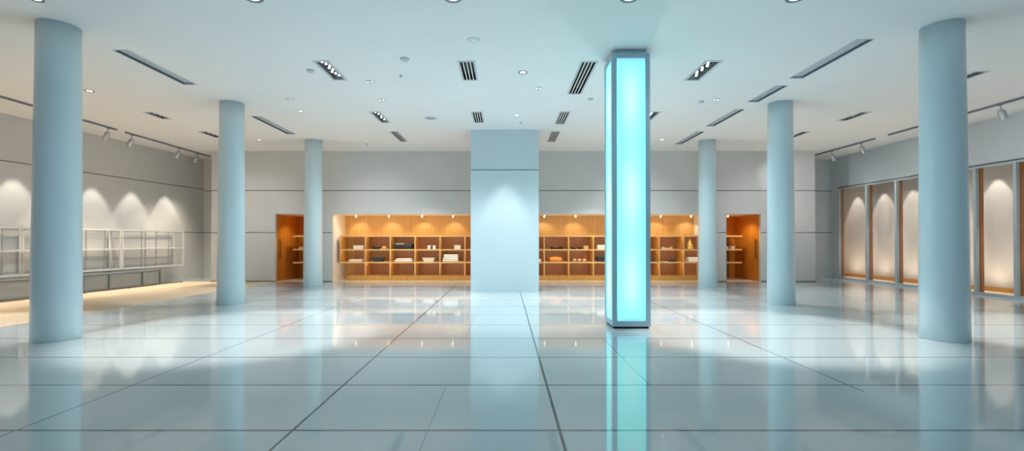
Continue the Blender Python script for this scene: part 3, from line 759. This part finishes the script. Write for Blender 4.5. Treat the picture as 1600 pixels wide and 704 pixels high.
# unit between pillar and glowing column
card_box(836, 845.5, 4.2, B2, 'cream box peeking out right beside the pillar', dep=0.2)
shoe(gx(865), B1, 'black shoe, left of the pair right of the pillar', M_INK, 'pair of black shoes', rot=0.4, sc=0.85)
shoe(gx(874.5), B1, 'black shoe, right of the pair right of the pillar', M_INK, 'pair of black shoes', rot=2.7, sc=0.95)
hb = thing('handbag', 'orange leather handbag in the lower cubby right of the pillar', 'bag', (gx(868.5), YI + 0.11, B2))
w_, n = gw(21), 28; secs = []
for u, s, d in ((0, 0.88, 0.8), (0.1, 0.97, 1.0), (0.45, 1.0, 1.0), (0.72, 0.98, 0.8), (0.84, 0.8, 0.5), (0.9, 0.74, 0.3)):
    secs.append([(w_/2 * s * math.copysign(abs(math.cos(2*PI*k/n)) ** 0.6, math.cos(2*PI*k/n)), 0.1 * d * math.copysign(abs(math.sin(2*PI*k/n)) ** 0.7, math.sin(2*PI*k/n)), 0.178 * u * (1 + (0.10 * u * (1 - math.cos(2*PI*k/n) ** 2)))) for k in range(n)])
b = MB(); b.loft(secs, M_ORANGE); b.build('bag_body', None, hb)
b = MB(); b.tube([(-0.13, -0.03, 0.15), (-0.09, -0.04, 0.178), (0, -0.045, 0.186), (0.09, -0.04, 0.178), (0.13, -0.03, 0.15)], 0.009, m=M_ORANGE); b.build('handle', None, hb)
shoe(gx(897), B1, 'small black shoe at the left of the cubby left of the glowing column', M_INK, None, rot=0.3, sc=0.75)
card_box(912.5, 919.5, 5.6, B1, 'tan cube box beside the black shoes in the middle shelf', M_TAN, 0.18)
shoe(gx(907.5), B1, 'larger black shoe against the tan cube box', M_INK, None, rot=0.9, sc=0.95)
for k, (x0, x1, lab) in enumerate(((895, 900.4, 'left'), (903, 908.8, 'middle'), (911, 916.6, 'right'))):
    t = thing('tan_cup', 'small round tan cup, %s of the row of three' % lab, 'cup', ((gx(x0) + gx(x1)) / 2, YI + 0.08, B2), 0.5 * k, 'row of tan cups')
    r = gw(x1 - x0) / 2 * 1.05
    b = MB(); b.lathe([(0.0, 0), (r * 0.7, 0), (r, 0.025), (r * 1.02, 0.06), (r * 0.85, 0.10), (r * 0.72, 0.104), (r * 0.82, 0.06), (r * 0.6, 0.02), (0, 0.015)], seg=20, m=M_TAN); b.build('cup_body', None, t)
    b = MB(); b.tube([(r * 0.9, 0, 0.085), (r * 1.35, 0, 0.08), (r * 1.4, 0, 0.045), (r * 0.98, 0, 0.03)], 0.008, m=M_TAN); b.build('handle', None, t)
card_box(933.5, 950, 6.6, B1, 'white box half hidden by the glowing column, upper cubby', dep=0.24)
basket(933, 955, 7.2, B2, 'navy tapered basket half hidden by the glowing column', M_NAVY)
# unit right of the glowing column
card_box(1006, 1022, 5.0, B2, 'dark box just right of the glowing column, lower cubby', M_CHAR, 0.24)
for k, (x, r_, m_, sc, lab) in enumerate(((1040, 0.2, M_IVORY, 0.72, 'white and brown shoe, left of the pair right of the glowing column'), (1048.5, 2.8, M_TAN, 0.78, 'tan shoe with white sole, right of the pair right of the glowing column'))):
    shoe(gx(x), B1, lab, m_, None, rot=r_, sole=M_LINEN, sc=sc)
shoe(gx(1043.5), B2, 'black shoe with white sole in the lower cubby right of the glowing column', M_INK, None, rot=2.4, sole=M_LINEN, sc=0.8)
pouch(1044, 1057.5, 4.6, B2, 'black soft clutch beside the white soled shoe', M_INK, nm='clutch_bag', cat='bag', dep=0.2)
pg = thing('pagoda_figurine', 'golden tiered pagoda figurine in the upper cubby left of the far right column', 'figurine', (gx(1080), YI + 0.13, B1))
b = MB(); b.lathe([(0.0, 0), (0.128, 0), (0.132, 0.02), (0.125, 0.05), (0.118, 0.052), (0.126, 0.075), (0.118, 0.10), (0.10, 0.104), (0.108, 0.125), (0.098, 0.15), (0.08, 0.155), (0.09, 0.172), (0.076, 0.20), (0.058, 0.205), (0.064, 0.22), (0.05, 0.25), (0.036, 0.255), (0.04, 0.268), (0.028, 0.30), (0.0, 0.302)], seg=24, m=M_GOLD); b.build('tiers', None, pg)
b = MB(); b.lathe([(0.0, 0.30), (0.014, 0.30), (0.018, 0.32), (0.008, 0.335), (0.011, 0.348), (0.003, 0.395), (0.0, 0.40)], seg=14, m=M_GOLD); b.build('spire', None, pg)
card_box(1075.5, 1096, 7.0, B2, 'large cream box in the lower cubby beside the far right column', dep=0.28)
# bays
YI = 16.75
folded(466, 474, 2.2, B1, 'white folded cloth on the middle shelf of the left wooden bay', M_LINEN, dep=0.2, nm='folded_cloth', cat='cloth')
folded(467.5, 475, 2.2, B1 + gw(2.25), 'tan folded cloth on the white one in the left wooden bay', M_TAN, dep=0.18, nm='folded_cloth', cat='cloth')
t = thing('white_cup', 'small white cup on the middle shelf of the right wooden bay', 'cup', (gx(1138), YI + 0.1, B1))
b = MB(); b.lathe([(0, 0), (0.03, 0), (0.042, 0.03), (0.045, 0.09), (0.039, 0.09), (0.036, 0.03), (0, 0.012)], seg=18, m=M_LINEN); b.build('cup_body', None, t)
b = MB(); b.tube([(0.042, 0, 0.075), (0.068, 0, 0.07), (0.068, 0, 0.035), (0.04, 0, 0.028)], 0.007, m=M_LINEN); b.build('handle', None, t)
card_box(1141.5, 1148.5, 4.4, B1, 'small white box beside the cup in the right wooden bay', dep=0.14)

# ------------------------------------------------------------------ niche downlights
def lamp(name, kind, loc, energy, col, size=None, blend=0.5, target=None, radius=0.05):
    l = bpy.data.lights.new(name, kind); l.energy = energy; l.color = col
    if kind == 'SPOT': l.spot_size = size; l.spot_blend = blend; l.shadow_soft_size = radius
    elif kind == 'AREA': l.shape = 'RECTANGLE'; l.size, l.size_y = size
    else: l.shadow_soft_size = radius
    o = bpy.data.objects.new(name, l); C.objects.link(o); o.location = loc
    if target is not None: o.rotation_euler = (Vector(target) - Vector(loc)).to_track_quat('-Z', 'Y').to_euler()
    return o
def nospec(o): o.data.specular_factor = 0.0; return o
WARM2 = (1.0, 0.74, 0.52); BLUE = (0.6, 0.88, 1.0); WARM3 = (1.0, 0.82, 0.66); PALE = (0.80, 0.95, 1.0)
WARM = (1.0, 0.80, 0.55); SOFT = (1.0, 0.92, 0.80); COOL = (0.86, 0.95, 1.0)
def niche_light(xpx, y, label):
    x = AX(xpx, y)
    t = thing('niche_spotlight', label, 'spotlight', (x, y, OT), 0, 'small spotlights in the niche ceiling')
    b = MB(); b.lathe([(0.03, -0.001), (0.05, -0.004), (0.05, 0.0)], seg=18, m=M_WHITE); b.build('trim_ring', None, t)
    b = MB(); b.lathe([(0.022, 0.0), (0.024, -0.04), (0.036, -0.065), (0.034, -0.07), (0.0, -0.062)], seg=18, m=M_LAMPW); o = b.build('spot_head', None, t); o.rotation_euler = (0.35, 0.15, 0)
    lamp('niche_lamp', 'SPOT', (x, y, OT - 0.09), 15, (1.0, 0.86, 0.64), math.radians(92), 0.6, (x, y + 0.42, OT - 0.75), 0.03)
NL = [(556.5, 'leftmost spotlight in the niche ceiling'), (607.7, 'second spotlight from the left in the niche ceiling'), (659.7, 'third spotlight from the left in the niche ceiling'), (708, 'niche ceiling spotlight just left of the pillar'),
      (760, 'niche ceiling spotlight behind the pillar'), (851, 'niche ceiling spotlight just right of the pillar'), (899.5, 'niche ceiling spotlight left of the glowing column'),
      (985, 'niche ceiling spotlight behind the glowing column'), (1033, 'niche ceiling spotlight right of the glowing column'), (1080.5, 'niche ceiling spotlight left of the far right column')]
for xp, lab in NL:
    if xp in (760, 985): lamp('niche_lamp', 'SPOT', (AX(xp, 16.6), 16.6, OT - 0.09), 15, (1.0, 0.86, 0.64), math.radians(92), 0.6, (AX(xp, 16.6), 17.02, OT - 0.75), 0.03)
    else: niche_light(xp, 16.6, lab)
niche_light(1138, 16.6, 'ceiling spotlight in the right wooden bay')
lamp('reveal_fill', 'SPOT', (AX(556, 16.4), 16.35, OT - 0.06), 16, (1.0, 0.90, 0.74), math.radians(70), 0.8, (NI0, 16.4, 1.1), 0.05)  # added fill without a fixture, whitens the left reveal
lamp('bay_fill', 'SPOT', (AX(478, 16.6), 16.5, OT - 0.05), 40, WARM, math.radians(130), 0.7, (AX(470, 16.6), 16.6, 0), 0.05)  # added fill in each bay, no fixture, brightens the door wood
lamp('bay_fill', 'SPOT', (AX(1143, 16.6), 16.3, OT - 0.05), 45, WARM, math.radians(130), 0.7, (AX(1156, 16.6), 16.5, 0), 0.05)
# unseen warm fill added behind the niche lintel for the cubbies and floor
for x0, x1 in ((NI0, AX(735, YB)), (AX(842, YB), NI1)):
    lamp('lintel_fill', 'AREA', ((x0 + x1) / 2, YB + 0.2, OT - 0.02), 20, WARM, (x1 - x0 - 0.3, 0.08), target=((x0 + x1) / 2, 16.4, 0.6))

# ------------------------------------------------------------------ scallop lights on the side walls
for y in (7.6, 8.85, 10.1, 11.34, 12.3, 13.25, 14.47, 15.71):
    nx, ny = 1 / kk, -0.1187 / kk
    px_, py_ = XL(y) + 0.46 * nx, y + 0.46 * ny
    lamp('wall_washer_lamp', 'SPOT', (px_, py_, 3.85), 190, (1.0, 0.91, 0.77), math.radians(54), 0.35, (px_ - 0.02, py_, 0), 0.03)
for y in (17.37, 16.14, 15.0, 13.72, 12.42, 11.2, 10.0, 8.8, 7.6):
    lamp('display_lamp', 'SPOT', (XD - 0.42, y, 4.05), 210, (1.0, 0.93, 0.84), math.radians(46), 0.2, (XD - 0.40, y, 0), 0.02)
    lamp('display_fill', 'SPOT', (XD - 0.55, y, 0.05), 30, (1.0, 0.84, 0.68), math.radians(150), 0.9, (XD - 0.3, y, 3), 0.02)  # unseen upward fill added for the lower display wall
# track heads: the left ones rake the racks and the carpet
for y in (6.5, 8.0, 9.5, 12.40, 13.20, 15.10, 16.00):
    lamp('track_lamp', 'SPOT', (XTL - 0.06, y, H - 0.38), 260, (1.0, 0.84, 0.62), math.radians(62), 0.7, (XTL - 0.25, y - 0.1, 0.3), 0.05)
for y in (14.3, 15.6, 10.27): lamp('track_lamp', 'SPOT', (XTR + 0.06, y, H - 0.38), 70, SOFT, math.radians(70), 0.8, (XR, y, 2.0), 0.05)
# added fill spots, no fixtures, from the ceiling onto racks and benches
for a, b in (((-6.9, 12.3, H - 0.06), (-11.4, 14.2, 0.4)), ((-7.2, 8.5, H - 0.06), (-11.8, 10.6, 0.4))):
    lamp('rack_fill', 'SPOT', a, 260, SOFT, math.radians(46), 0.8, b, 0.06)
# unseen fill strips added under the shelf fronts to brighten the cubbies
for x0, x1 in ((531.7, 804), (812, 965.8), (992, 1106.6)):
    xa, xb = AX(x0, YS), AX(x1, YS)
    for z in (SZT - ST - 0.012, SZ1 - ST - 0.012, SZ2 - ST - 0.012):
        nospec(lamp('shelf_fill_strip', 'AREA', ((xa + xb) / 2, YS + 0.03, z), 2.1 * (xb - xa), (1.0, 0.80, 0.56), (xb - xa - 0.1, 0.015), target=((xa + xb) / 2, YK, z - 0.35)))
# washer on the pillar
lamp('pillar_washer_lamp', 'SPOT', ((px0 + px1) / 2 + 0.0, YP - 0.62, H - 0.06), 190, (0.95, 0.98, 1.0), math.radians(48), 0.45, ((px0 + px1) / 2, YP - 0.58, 0), 0.03)
# big pools on the floor from the ceiling
for x, y, e, a in ((-4.1, 7.2, 1050, 58), (4.1, 7.2, 1050, 58), (-8.6, 7.0, 900, 58), (8.7, 7.0, 950, 58),
                   (-3.3, 11.2, 660, 72), (3.4, 11.2, 660, 72), (0.2, 9.6, 380, 70), (-8.0, 12.2, 340, 56), (8.6, 11.6, 440, 66),
                   (-2.6, 14.2, 300, 84), (2.9, 14.2, 300, 84), (-8.2, 13.4, 130, 44), (8.4, 13.4, 130, 44), (0.0, 10.9, 160, 100)):
    lamp('ceiling_downlight_lamp', 'SPOT', (x, y, H - 0.05), e, (1.0, 0.975, 0.94), math.radians(a), 0.4, (x, y, 0), 0.08)
# soft fill without fixtures, added to brighten the back wall
for x in (-8.2, -4.2, 4.2, 8.4):
    nospec(lamp('back_wall_fill', 'SPOT', (x, 11.4, H - 0.06), 260, (0.97, 0.98, 1.0), math.radians(52), 1.0, (x * 1.05, YB, 1.9), 0.1))
# the same kind of added fill over the right hand wall and corner
for y, e in ((9.0, 240), (12.2, 240), (14.6, 200)):
    nospec(lamp('right_wall_fill', 'SPOT', (7.6, y, H - 0.06), e, (0.90, 0.97, 1.0), math.radians(56), 1.0, (XR, y + 1.8, 2.2), 0.1))
# wide cool fill added over the middle of the hall, no fixtures
for x, y, e in ((-3.2, 6.2, 70), (3.2, 6.2, 70), (-1.2, 9.0, 300), (2.0, 9.6, 300), (-3.6, 12.0, 260), (4.2, 12.0, 260)):
    nospec(lamp('cool_ceiling_fill', 'SPOT', (x, y, H - 0.06), e, (0.66, 0.90, 1.0), math.radians(150), 0.6, (x, y, 0), 0.1))
# added floor fills without fixtures: warm at sides and back, cool mid and front
for x, y, e, c in ((-9.4, 5.0, 30, WARM2), (-9.4, 8.5, 60, WARM2), (-9.2, 12.0, 70, WARM2), (-8.6, 13.4, 50, WARM2),
                   (9.6, 5.0, 22, WARM3), (9.6, 8.5, 42, WARM3), (9.4, 12.0, 70, WARM3), (8.8, 13.4, 55, WARM2),
                   (-4.2, 13.8, 75, WARM2), (4.2, 13.8, 75, WARM2), (0.0, 14.7, 45, WARM2),
                   (-2.2, 9.4, 105, PALE), (2.6, 9.4, 105, PALE), (0, 6.0, 40, PALE),
                   (0.0, 2.0, 110, BLUE), (-4.0, 3.0, 30, BLUE), (4.0, 3.0, 30, BLUE)):
    nospec(lamp('fill_uplight', 'SPOT', (x, y, 0.06), e, c, math.radians(150), 0.8, (x, y, 4), 0.08))
# unseen cool area fill added behind the camera
lamp('front_fill', 'AREA', (0, -4.6, 2.4), 130, (0.55, 0.83, 1.0), (20, 4), target=(0, 8, 2.0))
wd = bpy.data.worlds.new('world'); S.world = wd; wd.use_nodes = True
wd.node_tree.nodes['Background'].inputs['Color'].default_value = (0.55, 0.78, 0.90, 1)
wd.node_tree.nodes['Background'].inputs['Strength'].default_value = 0.25

# ------------------------------------------------------------------ camera and colour
cam = bpy.data.cameras.new('camera'); co = bpy.data.objects.new('camera', cam); C.objects.link(co)
cam.sensor_width = 36; cam.lens = F / 1600 * 36
pitch = math.radians(0.5)
co.location = (0, 0, EYE); co.rotation_euler = (PI / 2 + pitch, 0, 0)
cam.shift_x = 10 / 1600; cam.shift_y = (376 - F * math.tan(pitch) - 352) / 1600
cam.clip_start = 0.05
S.camera = co
S.view_settings.view_transform = 'Standard'; S.view_settings.look = 'None'; S.view_settings.exposure = 0.0
S.cycles.max_bounces = 8; S.cycles.diffuse_bounces = 5; S.cycles.glossy_bounces = 4; S.cycles.transparent_max_bounces = 8
S.cycles.sample_clamp_indirect = 4.0; S.cycles.caustics_reflective = False; S.cycles.caustics_refractive = False
S.cycles.use_denoising = True
